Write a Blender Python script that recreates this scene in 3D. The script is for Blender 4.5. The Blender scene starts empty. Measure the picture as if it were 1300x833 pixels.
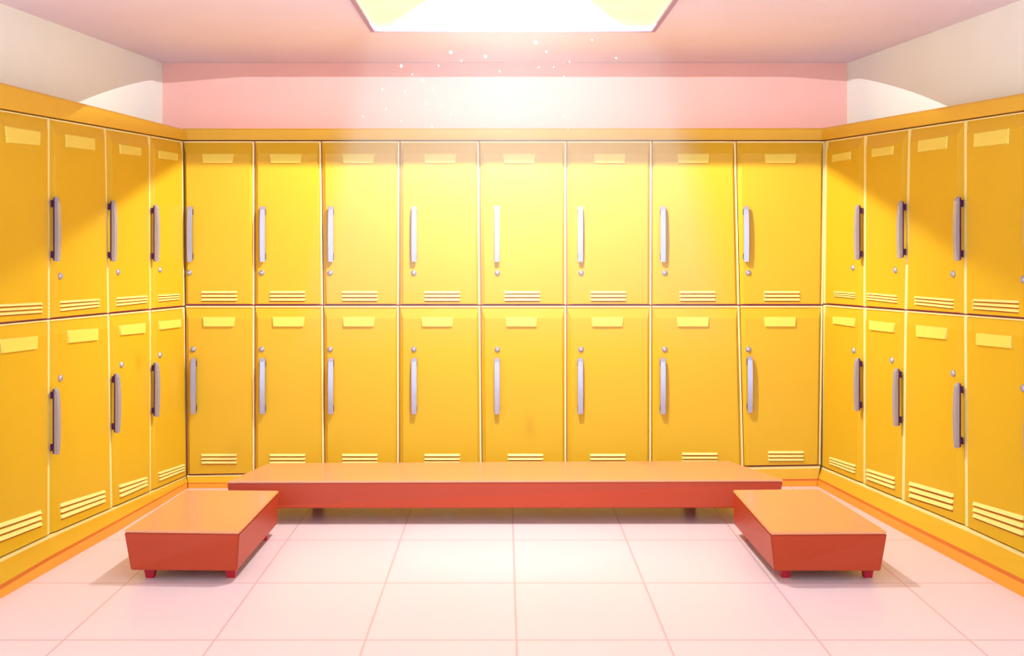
import bpy, bmesh, math
from mathutils import Vector

# ------------------------------------------------------------ camera, world, exposure
sc = bpy.context.scene
col = sc.collection
F, CX, CY, EYE = 1600.0, 640.0, 306.0, 1.555      # focal length in pixels, vanishing point, eye height

cam_data = bpy.data.cameras.new('camera')
cam = bpy.data.objects.new('camera', cam_data); col.objects.link(cam)
cam.location = (0, 0, EYE); cam.rotation_euler = (math.pi/2, 0, 0)
cam_data.sensor_width = 36.0; cam_data.lens = F/1300*36
cam_data.shift_x = (650-CX)/1300; cam_data.shift_y = (CY-416.5)/1300
cam_data.clip_start = 0.05; cam_data.clip_end = 60
sc.camera = cam

WORLD = 2.75
LAMP_MAIN, FILL_WASH, FILL_HIGH, FILL_POOL, PANEL = 145.0, 310.0, 170.0, 65.0, 1.0
w = bpy.data.worlds.new('world'); sc.world = w; w.use_nodes = True
bg = w.node_tree.nodes['Background']
bg.inputs['Color'].default_value = (0.84, 0.95, 1.08, 1); bg.inputs['Strength'].default_value = WORLD
sc.view_settings.view_transform = 'Standard'; sc.view_settings.look = 'None'
sc.view_settings.exposure = 0.0; sc.view_settings.gamma = 1.0
sc.view_settings.use_curve_mapping = False

# ------------------------------------------------------------ helpers
def lin(r, g, b):
    f = lambda c: c/12.92 if c <= 0.04045 else ((c+0.055)/1.055)**2.4
    return (f(r/255), f(g/255), f(b/255), 1)

def mat(name, rgb, rough=0.5, metal=0.0, spec=0.5, vary=0.03, coat=0.0):
    m = bpy.data.materials.new(name); m.use_nodes = True
    nt = m.node_tree; p = nt.nodes['Principled BSDF']
    c = lin(*rgb)
    tc = nt.nodes.new('ShaderNodeTexCoord'); no = nt.nodes.new('ShaderNodeTexNoise')
    no.inputs['Scale'].default_value = 3.0; no.inputs['Detail'].default_value = 1.0
    nt.links.new(tc.outputs['Object'], no.inputs['Vector'])
    mx = nt.nodes.new('ShaderNodeMix'); mx.data_type = 'RGBA'
    mx.inputs[6].default_value = tuple(min(1, v*(1-vary)) for v in c[:3]) + (1,)
    mx.inputs[7].default_value = tuple(min(1, v*(1+vary)) for v in c[:3]) + (1,)
    nt.links.new(no.outputs['Fac'], mx.inputs[0]); nt.links.new(mx.outputs[2], p.inputs['Base Color'])
    p.inputs['Roughness'].default_value = rough; p.inputs['Metallic'].default_value = metal
    p.inputs['Specular IOR Level'].default_value = spec
    p.inputs['Coat Weight'].default_value = coat; p.inputs['Coat Roughness'].default_value = 0.15
    return m

def obj(name, bm, m, parent=None, smooth=False):
    me = bpy.data.meshes.new(name)
    bmesh.ops.recalc_face_normals(bm, faces=bm.faces[:])
    bm.to_mesh(me); bm.free()
    for x in (m if isinstance(m, (list, tuple)) else [m]): me.materials.append(x)
    if smooth:
        for p in me.polygons: p.use_smooth = True
    o = bpy.data.objects.new(name, me); col.objects.link(o)
    if parent: o.parent = parent
    return o

def rebase(o, base):
    """give a mesh an origin of its own at base"""
    b = Vector(base)
    for v in o.data.vertices: v.co -= b
    o.location = b

def tag(o, label, cat, group=None, kind=None):
    o['label'] = label; o['category'] = cat
    if group: o['group'] = group
    if kind: o['kind'] = kind
    return o

def struct(o): o['kind'] = 'structure'; return o

def hexa(bm, a, b, mi=0):
    """prism between the polygon a and the polygon b (same number of corners)"""
    va = [bm.verts.new(p) for p in a]; vb = [bm.verts.new(p) for p in b]
    n = len(a); fs = [bm.faces.new(va[::-1]), bm.faces.new(vb)]
    for i in range(n):
        fs.append(bm.faces.new((va[i], va[(i+1) % n], vb[(i+1) % n], vb[i])))
    for f in fs: f.material_index = mi
    return fs

def box(bm, x0, x1, y0, y1, z0, z1, mi=0):
    return hexa(bm, [(x0,y0,z0),(x1,y0,z0),(x1,y1,z0),(x0,y1,z0)],
                    [(x0,y0,z1),(x1,y0,z1),(x1,y1,z1),(x0,y1,z1)], mi)

def bevel(bm, w, seg=2):
    bmesh.ops.bevel(bm, geom=bm.edges[:]+bm.verts[:], offset=w, segments=seg, affect='EDGES', clamp_overlap=True)

def lerp(a, b, t): return a+(b-a)*t

# a vertical plane seen from the eye: point o, unit direction along, normal towards the room
class Plane:
    def __init__(s, o, d, n): s.o, s.d, s.n = Vector(o), Vector(d).normalized(), Vector(n).normalized()
    def at(s, px, py, off=0.0):
        r = Vector(((px-CX)/F, 1.0, (CY-py)/F))
        e = Vector((0, 0, EYE)); k = (s.o-e).dot(s.n)/r.dot(s.n)
        return e+r*k+s.n*off
def floor_at(px, py, z=0.0):
    y = (EYE-z)*F/(py-CY)
    return Vector(((px-CX)/F*y, y, z))

dl, dr = 301/F, 301/F
BACK  = Plane((0, 8, 0), (1, 0, 0), (0, -1, 0))
LEFT  = Plane((-2.03, 8, 0), (-dl, -1, 0), (1, -dl, 0))
RIGHT = Plane((2.03, 8, 0), (dr, -1, 0), (-1, -dr, 0))
CEIL = 2.748
YB = 8.45                                            # back wall
wl, wr = 178/F, 188/F                                # splay of the upper walls
def xl(y): return -2.290-(YB-y)*wl
def xr(y): return  2.300+(YB-y)*wr

# ------------------------------------------------------------ materials
M = {}
M['door']    = mat('locker_yellow', (214, 169, 30), 0.42, spec=0.35)
M['pale_edge']    = mat('cream_edge_highlight', (238, 222, 150), 0.45)  # bright door edge highlight put into a paler colour
M['carcass'] = mat('plum_carcass', (190, 90, 116), 0.7)
M['plate']   = mat('pale_yellow_plate', (232, 208, 84), 0.5)
M['slat']    = mat('pale_slat_highlight', (238, 222, 126), 0.5)  # slat highlight put into the colour
M['slat_shadow']    = mat('brown_slat_shadow', (176, 96, 22), 0.8)  # shadow under each slat, painted brown
M['chrome']  = mat('brushed_chrome', (168, 168, 192), 0.2, metal=.42)
M['bracket'] = mat('dark_violet_metal', (84, 36, 92), 0.35, metal=0.3)
M['lock']    = mat('grey_lock_metal', (178, 176, 192), 0.35, metal=0.6)
M['cornice'] = mat('cornice_yellow', (219, 170, 40), 0.5)
M['plinth']  = mat('plinth_yellow', (220, 170, 36), 0.5)
M['kerb']    = mat('kerb_orange', (252, 160, 34), 0.5)
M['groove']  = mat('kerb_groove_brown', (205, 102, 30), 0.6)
M['ceil']    = mat('ceiling_pink', (238, 222, 238), 0.9, spec=0.1)
M['wback']   = mat('wall_salmon', (250, 194, 184), 0.9, spec=0.1)
M['wside']   = mat('wall_cream', (245, 247, 238), 0.9, spec=0.1)
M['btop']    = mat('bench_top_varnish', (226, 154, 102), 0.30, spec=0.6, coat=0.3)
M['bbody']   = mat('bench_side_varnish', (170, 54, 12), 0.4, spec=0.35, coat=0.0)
M['bleg']    = mat('bench_leg_crimson', (176, 14, 40), 0.4)
M['frame']   = mat('lilac_lamp_frame', (176, 140, 180), 0.5)
M['housing'] = mat('yellow_lamp_housing', (160, 150, 24), 0.8)
M['dust']    = mat('dust_white', (255, 250, 240), 0.9); M['dust'].node_tree.nodes['Principled BSDF'].inputs['Alpha'].default_value = .45

def tile_material():
    m = bpy.data.materials.new('pink_floor_tiles'); m.use_nodes = True
    nt = m.node_tree; p = nt.nodes['Principled BSDF']; N = nt.nodes.new; L = nt.links.new
    geo = N('ShaderNodeNewGeometry'); sep = N('ShaderNodeSeparateXYZ'); L(geo.outputs['Position'], sep.inputs[0])
    def line(sock, off, size, wd):
        a = N('ShaderNodeMath'); a.operation = 'SUBTRACT'; L(sock, a.inputs[0]); a.inputs[1].default_value = off
        b = N('ShaderNodeMath'); b.operation = 'PINGPONG'; L(a.outputs[0], b.inputs[0]); b.inputs[1].default_value = size/2
        c = N('ShaderNodeMath'); c.operation = 'LESS_THAN'; L(b.outputs[0], c.inputs[0]); c.inputs[1].default_value = wd
        return c.outputs[0]
    mx = N('ShaderNodeMath'); mx.operation = 'MAXIMUM'
    L(line(sep.outputs['X'], 0.048, 0.588, 0.0045), mx.inputs[0]); L(line(sep.outputs['Y'], 6.55, 0.82, 0.0075), mx.inputs[1])
    c = N('ShaderNodeMix'); c.data_type = 'RGBA'; L(mx.outputs[0], c.inputs[0])
    c.inputs[6].default_value = lin(233, 209, 209); c.inputs[7].default_value = lin(214, 176, 176)
    L(c.outputs[2], p.inputs['Base Color'])
    p.inputs['Roughness'].default_value = 0.28; p.inputs['Specular IOR Level'].default_value = 0.35
    return m
M['floor'] = tile_material()

# ------------------------------------------------------------ the room
Y0 = 2.4
def slab(name, pts, up, m):
    bm = bmesh.new(); u = Vector(up)
    hexa(bm, [Vector(p) for p in pts], [Vector(p)+u for p in pts]); return struct(obj(name, bm, m))
slab('floor', [(-3.2, 1.2, 0), (3.2, 1.2, 0), (2.9, 8.6, 0), (-2.9, 8.6, 0)], (0, 0, -.1), M['floor'])
slab('wall_back', [(xl(YB)-.1, YB, 0), (xr(YB)+.1, YB, 0), (xr(YB)+.1, YB, CEIL), (xl(YB)-.1, YB, CEIL)], (0, .12, 0), M['wback'])
slab('wall_left', [(xl(Y0), Y0, 0), (xl(YB), YB, 0), (xl(YB), YB, CEIL), (xl(Y0), Y0, CEIL)], (-.12, 0, 0), M['wside'])
slab('wall_right', [(xr(Y0), Y0, 0), (xr(YB), YB, 0), (xr(YB), YB, CEIL), (xr(Y0), Y0, CEIL)], (.12, 0, 0), M['wside'])
# ceiling with the opening of the lamp
LX0, LX1, LY0, LY1 = -.73, .83, 6.0, 7.10
bm = bmesh.new()
CT = .02
def cq(pts): hexa(bm, [(x, y, CEIL) for x, y in pts], [(x, y, CEIL+CT) for x, y in pts])
X = 3.2
cq([(-X, Y0), (X, Y0), (X, LY0), (-X, LY0)]); cq([(-X, LY1), (X, LY1), (X, YB+.1), (-X, YB+.1)])
cq([(-X, LY0), (LX0, LY0), (LX0, LY1), (-X, LY1)]); cq([(LX1, LY0), (X, LY0), (X, LY1), (LX1, LY1)])
struct(obj('ceiling', bm, M['ceil']))

# ------------------------------------------------------------ the ceiling lamp
root = bpy.data.objects.new('ceiling_light', None); col.objects.link(root); root.location = ((LX0+LX1)/2, (LY0+LY1)/2, CEIL)
tag(root, 'large square recessed ceiling light, glowing pale yellow in a lilac frame', 'ceiling light')
def lamp_part(name, bm, m):
    o = obj(name, bm, m); 
    for v in o.data.vertices: v.co -= root.location
    o.parent = root; return o
bm = bmesh.new(); fw = .025
for a in ((LX0-fw, LX1+fw, LY1, LY1+fw), (LX0-fw, LX1+fw, LY0-fw, LY0), (LX0-fw, LX0, LY0, LY1), (LX1, LX1+fw, LY0, LY1)):
    box(bm, *a, CEIL-.012, CEIL-.0005)
lamp_part('frame', bm, M['frame'])
HT = CEIL+.52
bm = bmesh.new(); z0 = CEIL+CT+.001
box(bm, LX0-.03, LX1+.03, LY1, LY1+.03, z0, HT); box(bm, LX0-.03, LX1+.03, LY0-.03, LY0, z0, HT)
box(bm, LX0-.03, LX0, LY0, LY1, z0, HT); box(bm, LX1, LX1+.03, LY0, LY1, z0, HT); box(bm, LX0-.03, LX1+.03, LY0-.03, LY1+.03, HT, HT+.02)
lamp_part('housing', bm, M['housing'])
# translucent glowing pane
m = bpy.data.materials.new('glowing_pane'); m.use_nodes = True; nt = m.node_tree
out = nt.nodes['Material Output']; nt.nodes.remove(nt.nodes['Principled BSDF'])
em = nt.nodes.new('ShaderNodeEmission'); em.inputs['Color'].default_value = (1.0, .98, .62, 1); em.inputs['Strength'].default_value = PANEL
tr = nt.nodes.new('ShaderNodeBsdfTransparent'); ad = nt.nodes.new('ShaderNodeAddShader')
tr.inputs['Color'].default_value = (.35, .35, .35, 1)
nt.links.new(em.outputs[0], ad.inputs[0]); nt.links.new(tr.outputs[0], ad.inputs[1]); nt.links.new(ad.outputs[0], out.inputs['Surface'])
bm = bmesh.new(); vs = [bm.verts.new(p) for p in ((LX0, LY0, CEIL+.004), (LX1, LY0, CEIL+.004), (LX1, LY1, CEIL+.004), (LX0, LY1, CEIL+.004))]
bm.faces.new(vs); lamp_part('diffuser', bm, m)
def spot(name, loc, axis, half, power, blend=0.0, r=0.012, c=(.92, .95, 1)):
    l = bpy.data.lights.new(name, 'SPOT'); l.energy = power/.35; l.spot_size = 2*math.radians(half); l.spot_blend = blend
    l.shadow_soft_size = r; l.color = c
    o = bpy.data.objects.new(name, l); col.objects.link(o); o.location = loc
    o.rotation_euler = Vector(axis).to_track_quat('-Z', 'Y').to_euler(); return o
S1 = Vector((.03, 6.62, CEIL+.368)); zp = CEIL+.10
def cross(p): p = Vector(p); k = (S1.z-zp)/(S1.z-p.z); return S1+(p-S1)*k
for sx, xw, a, b in ((-1, LX0, (-1.985, 8.3, 2.16), (-2.70, 4.5, .80)), (1, LX1, (1.985, 8.3, 2.12), (2.70, 4.5, .80))):  # unseen plates added above the pane to cut the side lockers' shade edge
    ca, cb = cross(a), cross(b); ca = ca.lerp(cb, .0)
    dd = (ca-cb); cf = cb-dd*((cb.y-(LY0+.001))/dd.y); ck = ca+dd*(((LY1-.001)-ca.y)/dd.y)
    bm = bmesh.new(); xw -= sx*.001
    pts = [cf, ck, Vector((xw, LY1-.001, zp)), Vector((xw, LY0+.001, zp))]
    hexa(bm, pts, [p+Vector((0, 0, .004)) for p in pts]); lamp_part('added_baffle', bm, M['housing'])
spot('main_lamp', S1, (0, .1, -1), 72, LAMP_MAIN)
spot('back_wall_fill', S1, (0, 1.38, -2.0), 68, FILL_WASH, blend=.6)  # extra spot added to brighten the back wall
bm = bmesh.new(); box(bm, .005, .055, 6.055, 6.122, CEIL+.0415, CEIL+.042); lamp_part('added_shield', bm, M['housing'])  # unseen plate added to keep the upper wall spot off the doors
spot('upper_wall_fill', (.03, 6.10, CEIL+.048), (0, .359, -.933), 72.7, FILL_HIGH, r=.0012)  # extra hidden spot added for the lit zone of the upper walls
spot('floor_pool_fill', (.03, 6.40, CEIL+.30), (0, .01, -1), 14, FILL_POOL, blend=.8, r=.05)  # extra hidden spot added for the bright pool on the floor

# ------------------------------------------------------------ lockers
def interp(pts, x):
    pts = sorted(pts)
    if x <= pts[0][0]: (x0, y0), (x1, y1) = pts[0], pts[1]
    elif x >= pts[-1][0]: (x0, y0), (x1, y1) = pts[-2], pts[-1]
    else:
        for i in range(len(pts)-1):
            if pts[i][0] <= x <= pts[i+1][0]: (x0, y0), (x1, y1) = pts[i], pts[i+1]; break
    return y0+(y1-y0)*(x-x0)/(x1-x0)

def quad_uv(q, u, v):
    """q = TL, TR, BR, BL in pixels; u right, v down"""
    t = (lerp(q[0][0], q[1][0], u), lerp(q[0][1], q[1][1], u)); b = (lerp(q[3][0], q[2][0], u), lerp(q[3][1], q[2][1], u))
    return (lerp(t[0], b[0], v), lerp(t[1], b[1], v))
def sub(q, u0, v0, u1, v1): return [quad_uv(q, u0, v0), quad_uv(q, u1, v0), quad_uv(q, u1, v1), quad_uv(q, u0, v1)]
def prism(bm, P, q, o0, o1, mi=0): return hexa(bm, [P.at(x, y, o0) for x, y in q], [P.at(x, y, o1) for x, y in q], mi)

def make_locker(P, side, cell, body_depth, plate, vent, handle, lock, label, group):
    # cell/plate/vent: TL,TR,BR,BL pixel corners; handle: (x, y0, y1); lock: (x, y)
    base = (P.at(*cell[2])+P.at(*cell[3]))/2
    root = bpy.data.objects.new('locker', None); col.objects.link(root); root.location = base
    tag(root, label, 'locker', group)
    def part(name, bm, m, parent, smooth=False):
        o = obj(name, bm, m, None, smooth)
        for v in o.data.vertices: v.co -= base
        o.parent = parent
        return o
    wpx = (abs(cell[1][0]-cell[0][0])+abs(cell[2][0]-cell[3][0]))/2
    hpx = (cell[3][1]-cell[0][1]+cell[2][1]-cell[1][1])/2
    sc_ = wpx/100.0
    # carcass
    bm = bmesh.new(); e = .3
    hexa(bm, [P.at(x, y, -body_depth) for x, y in sub(cell, .05, .01, .95, .99)], [P.at(x, y, -.010) for x, y in sub(cell, .002, .001, .998, .999)]); part('body', bm, M['carcass'], root)
    # door leaf with chamfered raised field
    g = 1.3/wpx; t = 2.3/wpx; gv = 1.0/hpx; tv = 1.8/hpx
    if side == 'R': u0, u1 = g+t, 1-g*.3; tu0, tu1 = 0+g*.2, g+t
    else:           u0, u1 = g, 1-t;      tu0, tu1 = 1-t, 1-.1/wpx
    D = sub(cell, u0, gv+tv, u1, 1-1.2/hpx)
    if side == 'B': i = (.045, .068, 1-.03, 1-.004)
    elif side == 'L': i = (.07, .066, 1-.03, 1-.004)
    else: i = (.03, .066, 1-.09, 1-.004)
    inner = sub(D, *i)
    bm = bmesh.new()
    k = [[bm.verts.new(P.at(x, y, o)) for x, y in q] for q, o in ((D, -.0095), (D, -.004), (inner, .014))]
    bm.faces.new(k[0][::-1]); bm.faces.new(k[2])
    for a in (0, 1):
        for j in range(4): bm.faces.new((k[a][j], k[a][(j+1) % 4], k[a+1][(j+1) % 4], k[a+1][j]))
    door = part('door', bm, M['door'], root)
    # edge highlight painted as cream strips: top and one side
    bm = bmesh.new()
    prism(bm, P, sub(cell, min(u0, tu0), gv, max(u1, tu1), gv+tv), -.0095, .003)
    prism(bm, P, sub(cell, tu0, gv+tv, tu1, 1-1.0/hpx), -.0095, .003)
    part('edge_highlight', bm, M['pale_edge'], door)
    # name plate: a card in a small wedge-shaped holder
    bm = bmesh.new()
    a = [P.at(x, y, .0145) for x, y in plate]
    b = [P.at(x, y, o) for (x, y), o in zip(sub(plate, .015, .05, .985, .95), (.020, .020, .026, .026))]
    hexa(bm, a, b); part('name_plate', bm, M['plate'], door)
    # vent: three slats in highlight cream, their shadow painted as brown strips beneath
    bm = bmesh.new()
    n = 3
    for s in range(n):
        v0 = s/n; v1 = (s+.56)/n; v2 = (s+.86)/n
        q = sub(vent, 0, v0, 1, v1)
        hexa(bm, [P.at(x, y, .0142) for x, y in q], [P.at(x, y, o) for (x, y), o in zip(sub(q, .01, .1, .99, 1), (.016, .016, .024, .024))], 0)
        prism(bm, P, sub(vent, .012, v1, 1, v2), .0142, .0150, 1)
    part('vent', bm, [M['slat'], M['slat_shadow']], door)
    # handle: bevelled bar on two stand-offs
    hx, y0, y1 = handle
    c0, c1 = P.at(hx, y0, .014), P.at(hx, y1, .014)
    up = Vector((0, 0, 1)); d = P.d if P.d.x >= 0 else -P.d
    def obox(bm, c, hw, z0, z1, o0, o1, mi=0):
        base_ = [c-d*hw, c+d*hw]
        a = [Vector((p.x, p.y, z))+P.n*o0 for p, z in ((base_[0], z0), (base_[1], z0), (base_[1], z1), (base_[0], z1))]
        b = [Vector((p.x, p.y, z))+P.n*o1 for p, z in ((base_[0], z0), (base_[1], z0), (base_[1], z1), (base_[0], z1))]
        return hexa(bm, a, b, mi)
    # the bar stands off the door: shift it so that it is seen where the photo has it
    off = .036
    cc = P.at(hx, (y0+y1)/2, 0); eye = Vector((0, 0, EYE))
    ray = P.at(hx, (y0+y1)/2, 0)-eye; kk = ((P.o-eye).dot(P.n)+off+.014)/ray.dot(P.n)
    mid = eye+ray*kk; c = Vector((mid.x, mid.y, 0))-P.n*(off+.014)
    z1 = (c+P.n*.05).y/F*(CY-y0)+EYE; z0 = (c+P.n*.05).y/F*(CY-y1)+EYE
    bm = bmesh.new(); hw = .0155 if side == 'B' else .0145
    b2 = bmesh.new(); F1 = .047 if side == 'B' else .050
    prof = []                                        # slightly bowed face with a slanted top end
    for k in range(9):
        t_ = k/8; prof.append((lerp(z0, z1-.022, t_), F1+.006*(1-(2*t_-1)**2)))
    prof.append((z1, .040))
    prof = [(z0, .034)]+prof+[(z1, .034)]
    L_ = []
    for s2 in (-1, 1): L_.append([Vector((c.x, c.y, z))+d*hw*s2+P.n*o_ for z, o_ in prof])
    hexa(b2, L_[0], L_[1]); bmesh.ops.bevel(b2, geom=[e_ for e_ in b2.edges if abs((e_.verts[0].co-e_.verts[1].co).dot(d)) < 1e-5], offset=.0022, segments=2, affect='EDGES', clamp_overlap=True)
    me = bpy.data.meshes.new('tmp'); b2.to_mesh(me); b2.free(); bm.from_mesh(me); bpy.data.meshes.remove(me)
    obox(bm, c, hw*.9, z0+.004, z1-.004, .026, .0338, 1)
    for z in (z0+.035, z1-.035):
        obox(bm, c, hw*.75, z-.012, z+.012, .0142, .027, 1)
        obox(bm, c, hw*1.05, z-.018, z+.018, .0142, .019, 1)
    part('handle', bm, [M['chrome'], M['bracket']], door)
    # lock: domed cylinder
    bm = bmesh.new(); lc = P.at(*lock, .0142); ax = P.n; s_ = d; rr = .0178; seg = 20
    prof = [(rr, 0), (rr, .005), (rr*.82, .009), (rr*.78, .0075), (rr*.6, .011), (rr*.25, .013)]
    rings = [[bm.verts.new(lc+ax*h+(s_*math.cos(2*math.pi*j/seg)+up*math.sin(2*math.pi*j/seg))*r_) for j in range(seg)] for r_, h in prof]
    bm.faces.new(rings[0][::-1]); bm.faces.new(rings[-1])
    for r_ in range(len(prof)-1):
        for j in range(seg): bm.faces.new((rings[r_][j], rings[r_][(j+1) % seg], rings[r_+1][(j+1) % seg], rings[r_+1][j]))
    part('lock', bm, M['lock'], door)
    return root

ORD = ['first', 'second', 'third', 'fourth', 'fifth', 'sixth', 'seventh', 'eighth']
# back row: seams as (x at cornice, x at mid line, x at plinth)
bs = [(231.5, 234.5, 237), (323, 323, 323), (407.5, 410, 411.6), (507.3, 506.5, 506.5), (608, 609.8, 611.5), (719, 719, 719),
      (827.5, 827, 826.7), (934, 938.5, 943.7), (1047.5, 1044.5, 1041.5)]
T, Mi = 178.5, 387.5
Bl = lambda x: lerp(603.5, 591, (x-237)/(1041-237))
hu = [240.5, 333, 419.7, 525.6, 631, 737, 842, 947.7]; hl = [245, 333, 419.7, 525.6, 631, 737, 842, 952.5]
ku = [241, 333, 419.7, 525.6, 631.5, 737.5, 843.5, 949.5]; kl = [246, 333, 419.7, 525.6, 631.5, 737.5, 843.5, 949.5]
pu = [277.6, 363.5, 455.5, 559, 659.4, 773.8, 880, 990.4]; pl = [278.8, 367, 456, 555.6, 662, 771, 879.5, 989.8]
vu = [278.8, 365.5, 457, 561.4, 662.8, 772, 885, 992]; vl = [278.8, 365.5, 457, 561.4, 667, 771.5, 888, 997]
def plq(c, y): return [(c-21, y), (c+20.5, y), (c+19, y+12.3), (c-19.5, y+12.3)]
def vnq(c, y): return [(c-22.5, y), (c+22.5, y), (c+22.5, y+14), (c-22.5, y+14)]
def where(i):
    return ('at the left end of the back wall row' if i == 0 else 'at the right end of the back wall row' if i == 7
            else ORD[i]+' from the left in the back wall row')
for i in range(8):
    a, b = bs[i], bs[i+1]
    make_locker(BACK, 'B', [(a[0], T), (b[0], T), (b[1], Mi), (a[1], Mi)], .40, plq(pu[i], 195.3), vnq(vu[i], 369.5), (hu[i], 262, 332.5), (ku[i], 346.3),
        'upper yellow locker with chrome handle '+where(i), 'upper lockers of the back wall')
    make_locker(BACK, 'B', [(a[1], Mi), (b[1], Mi), (b[2], Bl(b[2])), (a[2], Bl(a[2]))], .40, plq(pl[i], 402.3),
        vnq(vl[i], 575.8-(3.5 if i == 7 else 1.5 if i == 6 else 0)),
        (hl[i], 455-(2 if i == 7 else 0), 526-(2 if i == 7 else 0)), (kl[i], 443.3),
        'lower yellow locker with chrome handle '+where(i), 'lower lockers of the back wall')

# left and right rows, column 0 stands nearest the camera
LT = lambda x: interp([(0, 138.5), (231, 178.5)], x); LM = lambda x: interp([(0, 411), (234.5, 389)], x)
LB = lambda x: interp([(0, 708), (62, 679), (237, 604)], x)
RT = lambda x: interp([(1047.5, 178.5), (1300, 141)], x); RM = lambda x: interp([(1044.5, 386), (1300, 404.6)], x)
RB = lambda x: interp([(1041.5, 591.5), (1226, 668), (1300, 702)], x)
ls = [(-26, -26, -26), (62.3, 62.5, 62), (134, 138, 142), (190, 191, 191), (231.5, 234, 237)]
rs = [(1318, 1318, 1318), (1224.5, 1224.4, 1226), (1153.5, 1148.8, 1145.3), (1097.3, 1096.6, 1096.6), (1048, 1045, 1041.5)]
LH = {'u': [(-12, 244, 331), (74.6, 249.7, 332), (146.3, 254.5, 332), (200.5, 260, 332.5)],
      'l': [(-12, 515, 606), (74, 493, 577), (151, 474, 549.5), (201, 460, 529)]}
LK = {'u': [(-12, 355), (73, 350.5), (146.6, 345.5), (200, 342.6)], 'l': [(-12, 502), (73, 480), (151, 463), (200, 451)]}
LP = {'u': [[(2.5, 159.7), (47.5, 167), (45.7, 185.5), (4, 181.5)], [(79.6, 170), (117, 176), (115.7, 191.6), (80, 187)],
            [(148, 182.7), (176, 187.7), (174.7, 198.5), (149, 195.6)], [(197.8, 190.6), (223, 195), (221.5, 204.7), (198.5, 201.4)]],
      'l': [[(-4, 430.5), (44.5, 426.3), (42.4, 443.5), (-2, 449)], [(81, 419.4), (121.5, 416.8), (119.8, 432.3), (82.6, 436)],
            [(147, 413.3), (181.7, 409.8), (180, 423), (149, 426)], [(197.7, 408), (226.6, 405), (225.8, 415.5), (199, 419)]]}
LV = {'u': [[(-8, 386.5), (49.7, 384), (49.7, 399), (-8, 403)], [(72.8, 382), (122.8, 379.2), (122.5, 391), (73.5, 397)],
            [(145, 377.6), (183.4, 375), (183.4, 385.5), (145, 390)], [(198, 374.3), (225, 373), (225, 381), (198.5, 384)]],
      'l': [[(-8, 665.7), (48.5, 647.5), (49.5, 669.5), (-8, 692)], [(72.7, 639.5), (129.8, 622), (130.2, 639), (74.4, 661.5)],
            [(148, 615.7), (183.4, 605), (184, 617.5), (149.4, 634)], [(197.7, 599.7), (231, 589), (231.4, 598.5), (199.5, 612)]]}
RH = {'u': [(1303, 244, 331), (1213, 249.6, 331), (1141, 255, 328), (1086.5, 260, 330)],
      'l': [(1303, 506, 598), (1212.8, 486, 568.5), (1135.7, 467.7, 541), (1086, 454.5, 521.6)]}
RK = {'u': [(1303, 355), (1213.6, 348), (1140, 343), (1086, 340)], 'l': [(1303, 493), (1213.7, 474), (1135.7, 457.6), (1087, 445)]}
RP = {'u': [[(1240, 169.3), (1285, 162.5), (1284.5, 183), (1241.3, 187.7)], [(1169.3, 178), (1206.7, 172.6), (1205.7, 189), (1170, 194)],
            [(1110, 189), (1138, 185), (1137, 196.7), (1111.7, 200)], [(1059.5, 196.3), (1083.3, 192), (1083.3, 202.8), (1060.6, 206.4)]],
      'l': [[(1243, 422.5), (1288, 426.5), (1288, 442.7), (1244.4, 438.3)], [(1166, 412.4), (1206.7, 416.4), (1205.4, 431.3), (1168, 427.8)],
            [(1106.3, 406.7), (1140, 410.3), (1138.7, 422.5), (1108, 419)], [(1060, 401.5), (1089.6, 404), (1088.3, 415), (1061.6, 411)]]}
RV = {'u': [[(1238.4, 379.5), (1297, 381.7), (1297, 399), (1238.4, 394)], [(1164.3, 376), (1214, 379.7), (1213.6, 393.5), (1165, 388)],
            [(1103.8, 371.6), (1141.6, 374.9), (1142, 386), (1104, 381.5)], [(1061.7, 369.8), (1088.7, 371.6), (1088.7, 379.6), (1062.4, 377)]],
      'l': [[(1239, 636.5), (1303, 655), (1303, 684), (1239, 659)], [(1157.6, 611), (1214, 627), (1213, 651), (1157.6, 633.5)],
            [(1103.6, 594.8), (1139, 605.8), (1139, 623), (1103.6, 610)], [(1056.3, 580), (1089.6, 590.4), (1088.7, 602.5), (1056.7, 590)]]}
PLACE = ['nearest the camera', 'second from the camera', 'third from the camera', 'farthest, beside the back corner,']
for i in range(4):
    a, b = ls[i], ls[i+1]
    make_locker(LEFT, 'L', [(a[0], LT(a[0])), (b[0], LT(b[0])), (b[1], LM(b[1])), (a[1], LM(a[1]))], .11, LP['u'][i], LV['u'][i], LH['u'][i], LK['u'][i],
        'upper yellow metal locker '+PLACE[i]+' on the left wall', 'upper lockers of the left wall')
    make_locker(LEFT, 'L', [(a[1], LM(a[1])), (b[1], LM(b[1])), (b[2], LB(b[2])), (a[2], LB(a[2]))], .11, LP['l'][i], LV['l'][i], LH['l'][i], LK['l'][i],
        'lower yellow metal locker '+PLACE[i]+' on the left wall', 'lower lockers of the left wall')
    b, a = rs[i], rs[i+1]
    make_locker(RIGHT, 'R', [(a[0], RT(a[0])), (b[0], RT(b[0])), (b[1], RM(b[1])), (a[1], RM(a[1]))], .11, RP['u'][i], RV['u'][i], RH['u'][i], RK['u'][i],
        'upper yellow metal locker '+PLACE[i]+' on the right wall', 'upper lockers of the right wall')
    make_locker(RIGHT, 'R', [(a[1], RM(a[1])), (b[1], RM(b[1])), (b[2], RB(b[2])), (a[2], RB(a[2]))], .11, RP['l'][i], RV['l'][i], RH['l'][i], RK['l'][i],
        'lower yellow metal locker '+PLACE[i]+' on the right wall', 'lower lockers of the right wall')

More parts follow.
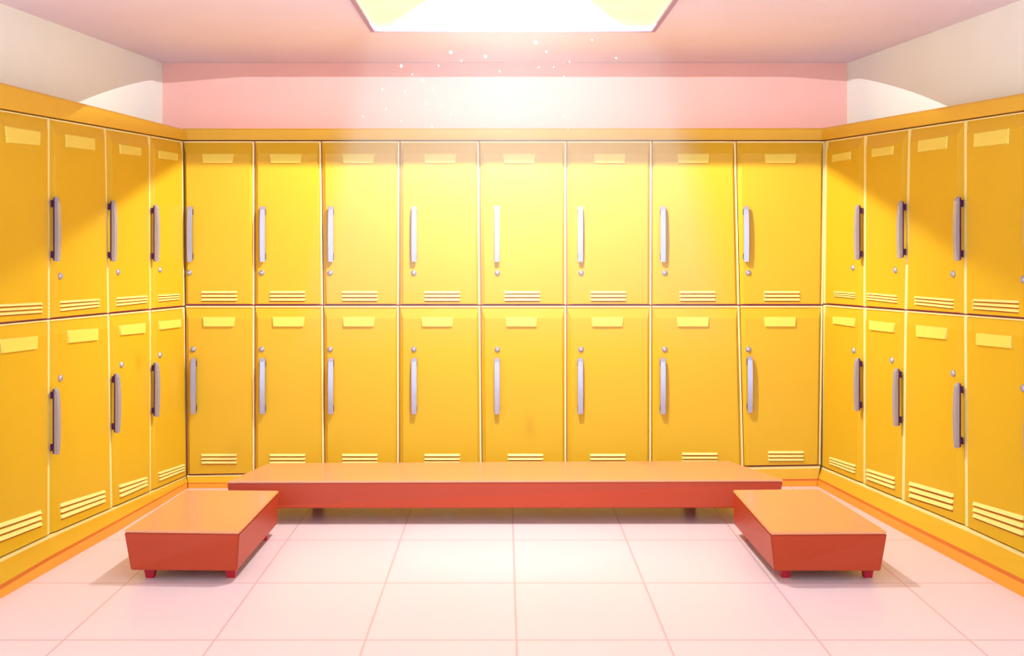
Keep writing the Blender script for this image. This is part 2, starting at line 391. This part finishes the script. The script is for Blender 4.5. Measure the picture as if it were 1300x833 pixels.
# ------------------------------------------------------------ cornices over the lockers
CP = .022                                            # how far the cornice stands out
def corn(name, P, c0, c1, back0, back1, label):
    """c = (x, ytop, ybottom) pixels at both ends; back = points on the wall behind"""
    bm = bmesh.new()
    def sec(c, bk):
        t = P.at(c[0], c[1], CP); u = P.at(c[0], c[2], CP); t2 = Vector((bk[0], bk[1], t.z)); u2 = Vector((bk[0], bk[1], u.z))
        return [u, t-Vector((0, 0, .012)), t-P.n*.010, t2, u2]
    hexa(bm, sec(c0, back0), sec(c1, back1))
    return bm
LTOP = lambda x: interp([(0, 105.6), (230, 164)], x); RTOP = lambda x: interp([(1048, 162.5), (1300, 119)], x)
bm = corn('c', BACK, (233, 163.5, T-.5), (1046.5, 163, T-.5), (xl(8.43)+.01, 8.44), (xr(8.43)-.01, 8.44), '')
o = obj('locker_cornice', bm, M['cornice']); rebase(o, (0, 8, 2.2)); tag(o, 'long straight yellow cornice capping the lockers of the back wall', 'cornice')
nl = LEFT.at(-26, 140); nr = RIGHT.at(1318, 140)
bm = corn('c', LEFT, (-26, LTOP(-26), LT(-26)-.5), (231.5, LTOP(231.5), LT(231.5)-.5), (xl(nl.y)+.006, nl.y), (xl(8.05)+.006, 8.0), '')
o = obj('locker_cornice', bm, M['cornice']); rebase(o, (-2.2, 7, 2.2)); tag(o, 'slanting orange-yellow cornice capping the lockers of the left wall', 'cornice')
bm = corn('c', RIGHT, (1318, RTOP(1318), RT(1318)-.5), (1048, RTOP(1048), RT(1048)-.5), (xr(nr.y)-.006, nr.y), (xr(8.05)-.006, 8.0), '')
o = obj('locker_cornice', bm, M['cornice']); rebase(o, (2.2, 7, 2.2)); tag(o, 'slanting orange-yellow cornice capping the lockers of the right wall', 'cornice')

# ------------------------------------------------------------ plinths under the lockers
def plinth(P, st, label):
    """st: list of stations (xA, yA, xC, yB, yC): top edge on the locker plane, foot line on the floor"""
    A, A2, B, B2, Bi, Cc, Ak = [], [], [], [], [], [], []
    rows = []
    for xa, ya, xc, yb, yc in st:
        a = P.at(xa, ya, .004); c = floor_at(xc, yc, .001)
        zb = EYE-(yb-CY)/F*c.y; zb = max(.012, min(zb, a.z-.006))
        b = Vector((c.x, c.y, zb)); out = (Vector((a.x, a.y, 0))-Vector((c.x, c.y, 0)))
        if out.length < 1e-4: out = -P.n*.01
        n = -P.n
        ba = a.copy()-P.n*.04; ba.z = .001
        bt = a.copy()-P.n*.04
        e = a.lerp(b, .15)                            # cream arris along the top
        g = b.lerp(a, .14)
        rows.append((ba, bt, a, e, g, b, c))
    bm = bmesh.new(); R = [[bm.verts.new(p) for p in r] for r in rows]; n = 7
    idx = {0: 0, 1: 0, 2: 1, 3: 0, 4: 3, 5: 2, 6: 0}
    for k in range(len(R)-1):
        for j in range(n):
            f = bm.faces.new((R[k][j], R[k][(j+1) % n], R[k+1][(j+1) % n], R[k+1][j])); f.material_index = idx[j]
    bm.faces.new(R[0]); bm.faces.new(R[-1][::-1])
    o = obj('locker_plinth', bm, [M['plinth'], M['pale_edge'], M['kerb'], M['groove']])
    c = sum((r[6] for r in rows), Vector())/len(rows); c.z = 0
    rebase(o, c); return tag(o, label, 'plinth')
lb = lambda x: interp([(8, 742), (160, 657), (236, 614.5)], x); lc = lambda x: interp([(32, 742), (160, 669), (238, 620)], x)
rb = lambda x: interp([(1040, 610.5), (1140, 662), (1300, 742)], x); rc = lambda x: interp([(1038, 617.5), (1139, 673), (1269, 742)], x)
plinth(LEFT, [(x, LB(x), x2, lb(x2), lc(x2)) for x, x2 in ((-26, -26), (62, 62), (150, 150), (237, 238))],
       'yellow plinth with orange foot under the lockers of the left wall')
plinth(RIGHT, [(x, RB(x), x2, rb(x2), rc(x2)) for x, x2 in ((1318, 1318), (1226, 1226), (1140, 1140), (1041.5, 1038))],
       'yellow plinth with orange foot under the lockers of the right wall')
plinth(BACK, [(237.5, 603.5, 239, 614.5, 620), (1041, 591.5, 1037.5, 610.5, 617.5)],
       'yellow plinth behind the benches, under the lockers of the back wall')

# ------------------------------------------------------------ benches
ZT = .234
def bench(top, bot, zb, feet, label, base):
    """top/bot: pixel corners front-left, front-right, back-right, back-left"""
    root = bpy.data.objects.new('bench', None); col.objects.link(root); root.location = base
    tag(root, label, 'bench')
    def part(name, bm, m):
        o = obj(name, bm, m)
        for v in o.data.vertices: v.co -= root.location
        o.parent = root; return o
    tp = [floor_at(x, y, ZT) for x, y in top]; bt = [floor_at(x, y, zb) for x, y in bot]
    th = .012/(ZT-zb)
    sp = [a.lerp(b, th) for a, b in zip(tp, bt)]
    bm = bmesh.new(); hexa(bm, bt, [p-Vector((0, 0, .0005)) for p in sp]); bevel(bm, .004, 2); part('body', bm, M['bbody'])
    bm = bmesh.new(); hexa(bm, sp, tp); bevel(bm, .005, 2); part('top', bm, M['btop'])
    for kind, f in feet:
        bm = bmesh.new(); cx, cy, hw, hd = f
        if kind == 'leg':
            hexa(bm, [(cx-hw*.68, cy-hd*.68, .0), (cx+hw*.68, cy-hd*.68, .0), (cx+hw*.68, cy+hd*.68, .0), (cx-hw*.68, cy+hd*.68, .0)],
                     [(cx-hw, cy-hd, zb+.001), (cx+hw, cy-hd, zb+.001), (cx+hw, cy+hd, zb+.001), (cx-hw, cy+hd, zb+.001)])
            bevel(bm, .002, 1)
        else: box(bm, cx-hw, cx+hw, cy-hd, cy+hd, 0, zb+.001)
        part(kind, bm, M['bleg'])
    return root
bench([(157, 673), (304, 675), (354, 623), (236, 622)], [(166, 724), (301, 725), (352, 665.5), (242, 665)], .054,
      [('leg', (-1.635, 5.83, .027, .027)), ('leg', (-1.26, 5.83, .027, .027)), ('leg', (-1.60, 6.60, .027, .027)), ('leg', (-1.25, 6.55, .027, .027))],
      'short low orange-red bench standing near the left wall lockers', (-1.44, 6.2, 0))
bench([(978, 676), (1127, 675), (1040, 621), (930, 622)], [(983, 725), (1118, 725), (1034, 665), (932, 666)], .054,
      [('leg', (1.30, 5.83, .027, .027)), ('leg', (1.68, 5.83, .027, .027)), ('leg', (1.28, 6.55, .027, .027)), ('leg', (1.60, 6.60, .027, .027))],
      'short low orange-red bench standing near the right wall lockers', (1.46, 6.2, 0))
bench([(288, 611), (995, 609), (925, 585), (342, 588)], [(292, 645.5), (987, 645), (922, 620), (346, 620)], .09,
      [('leg', (x_, y_, .03, .025)) for x_ in (-1.1, 1.1) for y_ in (7.40, 7.50)],
      'long low orange-red bench lying across in front of the back wall lockers', (0, 7.2, 0))

# ------------------------------------------------------------ dusty light shaft under the lamp
m = bpy.data.materials.new('lit_haze'); m.use_nodes = True; nt = m.node_tree
nt.nodes.remove(nt.nodes['Principled BSDF']); out = nt.nodes['Material Output']; N = nt.nodes.new; L = nt.links.new
vs_ = N('ShaderNodeVolumeScatter'); vs_.inputs['Color'].default_value = (1, 1, 1, 1); vs_.inputs['Anisotropy'].default_value = 0.0
geo = N('ShaderNodeNewGeometry'); sep = N('ShaderNodeSeparateXYZ'); L(geo.outputs['Position'], sep.inputs[0])
mr = N('ShaderNodeMapRange'); L(sep.outputs['Z'], mr.inputs[0])
cr = N('ShaderNodeValToRGB'); mr.inputs[1].default_value = .95; mr.inputs[2].default_value = CEIL
L(mr.outputs[0], cr.inputs[0]); e = cr.color_ramp.elements; e[0].position = 0; e[0].color = (0, 0, 0, 1); e[1].position = 1; e[1].color = (.02, .02, .02, 1)
for p_, v_ in ((.20, .13), (.55, .20), (.82, .075)):
    q_ = e.new(p_); q_.color = (v_, v_, v_, 1)
L(cr.outputs[0], vs_.inputs['Density']); L(vs_.outputs[0], out.inputs['Volume'])
zt, zb_ = CEIL-.014, .95
bm = bmesh.new()
def shx(z): k = (CEIL-z)/(CEIL-1.32); return (-.725-.255*k, .825+.285*k)
a0, a1 = shx(zt); b0, b1 = shx(zb_)
hexa(bm, [(b0, 6.0, zb_), (b1, 6.0, zb_), (b1, 7.25, zb_), (b0, 7.25, zb_)], [(a0, 6.0, zt), (a1, 6.0, zt), (a1, 7.08, zt), (a0, 7.08, zt)])
o = obj('light_haze', bm, m); rebase(o, (.05, 6.55, .95))
tag(o, 'pale dusty shaft of lit haze falling from the ceiling light', 'haze', kind='stuff')

# dust motes drifting in the shaft
bm = bmesh.new()
motes = [(264, 248, 3), (345, 303, 3.2), (450, 197, 3), (580, 212, 3.2), (768, 160, 3.4), (768, 372, 3.2), (697, 400, 2.8), (305, 280, 1.4), (193, 335, 1.8),
         (382, 335, 1.6), (805, 335, 1.2), (808, 195, 1.8), (875, 288, 1.3), (490, 230, 1.5), (633, 268, 1.2), (780, 252, 1.2), (836, 252, 1.2), (470, 372, 1.4),
         (207, 410, 1.6), (120, 438, 1.6), (380, 477, 1.4), (878, 438, 1.2), (1070, 218, 1.6), (895, 232, 1.2), (545, 300, 1.3), (405, 247, 1.2), (278, 344, 1.2),
         (358, 392, 1.2), (410, 392, 1.2), (450, 430, 1.2), (262, 455, 1.2), (830, 462, 1.2), (640, 372, 1.1), (980, 150, 1.1), (890, 485, 1.1)]
import random
random.seed(4)
for mx_, my_, r in motes:
    px, py = 420+mx_/2.955, my_/2.955; y = random.uniform(6.75, 7.05)
    bmesh.ops.create_icosphere(bm, subdivisions=1, radius=r/F*y*.62, matrix=__import__('mathutils').Matrix.Translation(((px-CX)/F*y, y, EYE+(CY-py)/F*y)))
o = obj('dust_motes', bm, M['dust'], smooth=True); rebase(o, (0, 6.5, 2.3))
tag(o, 'tiny white dust motes drifting in the light shaft above the back lockers', 'dust', kind='stuff')
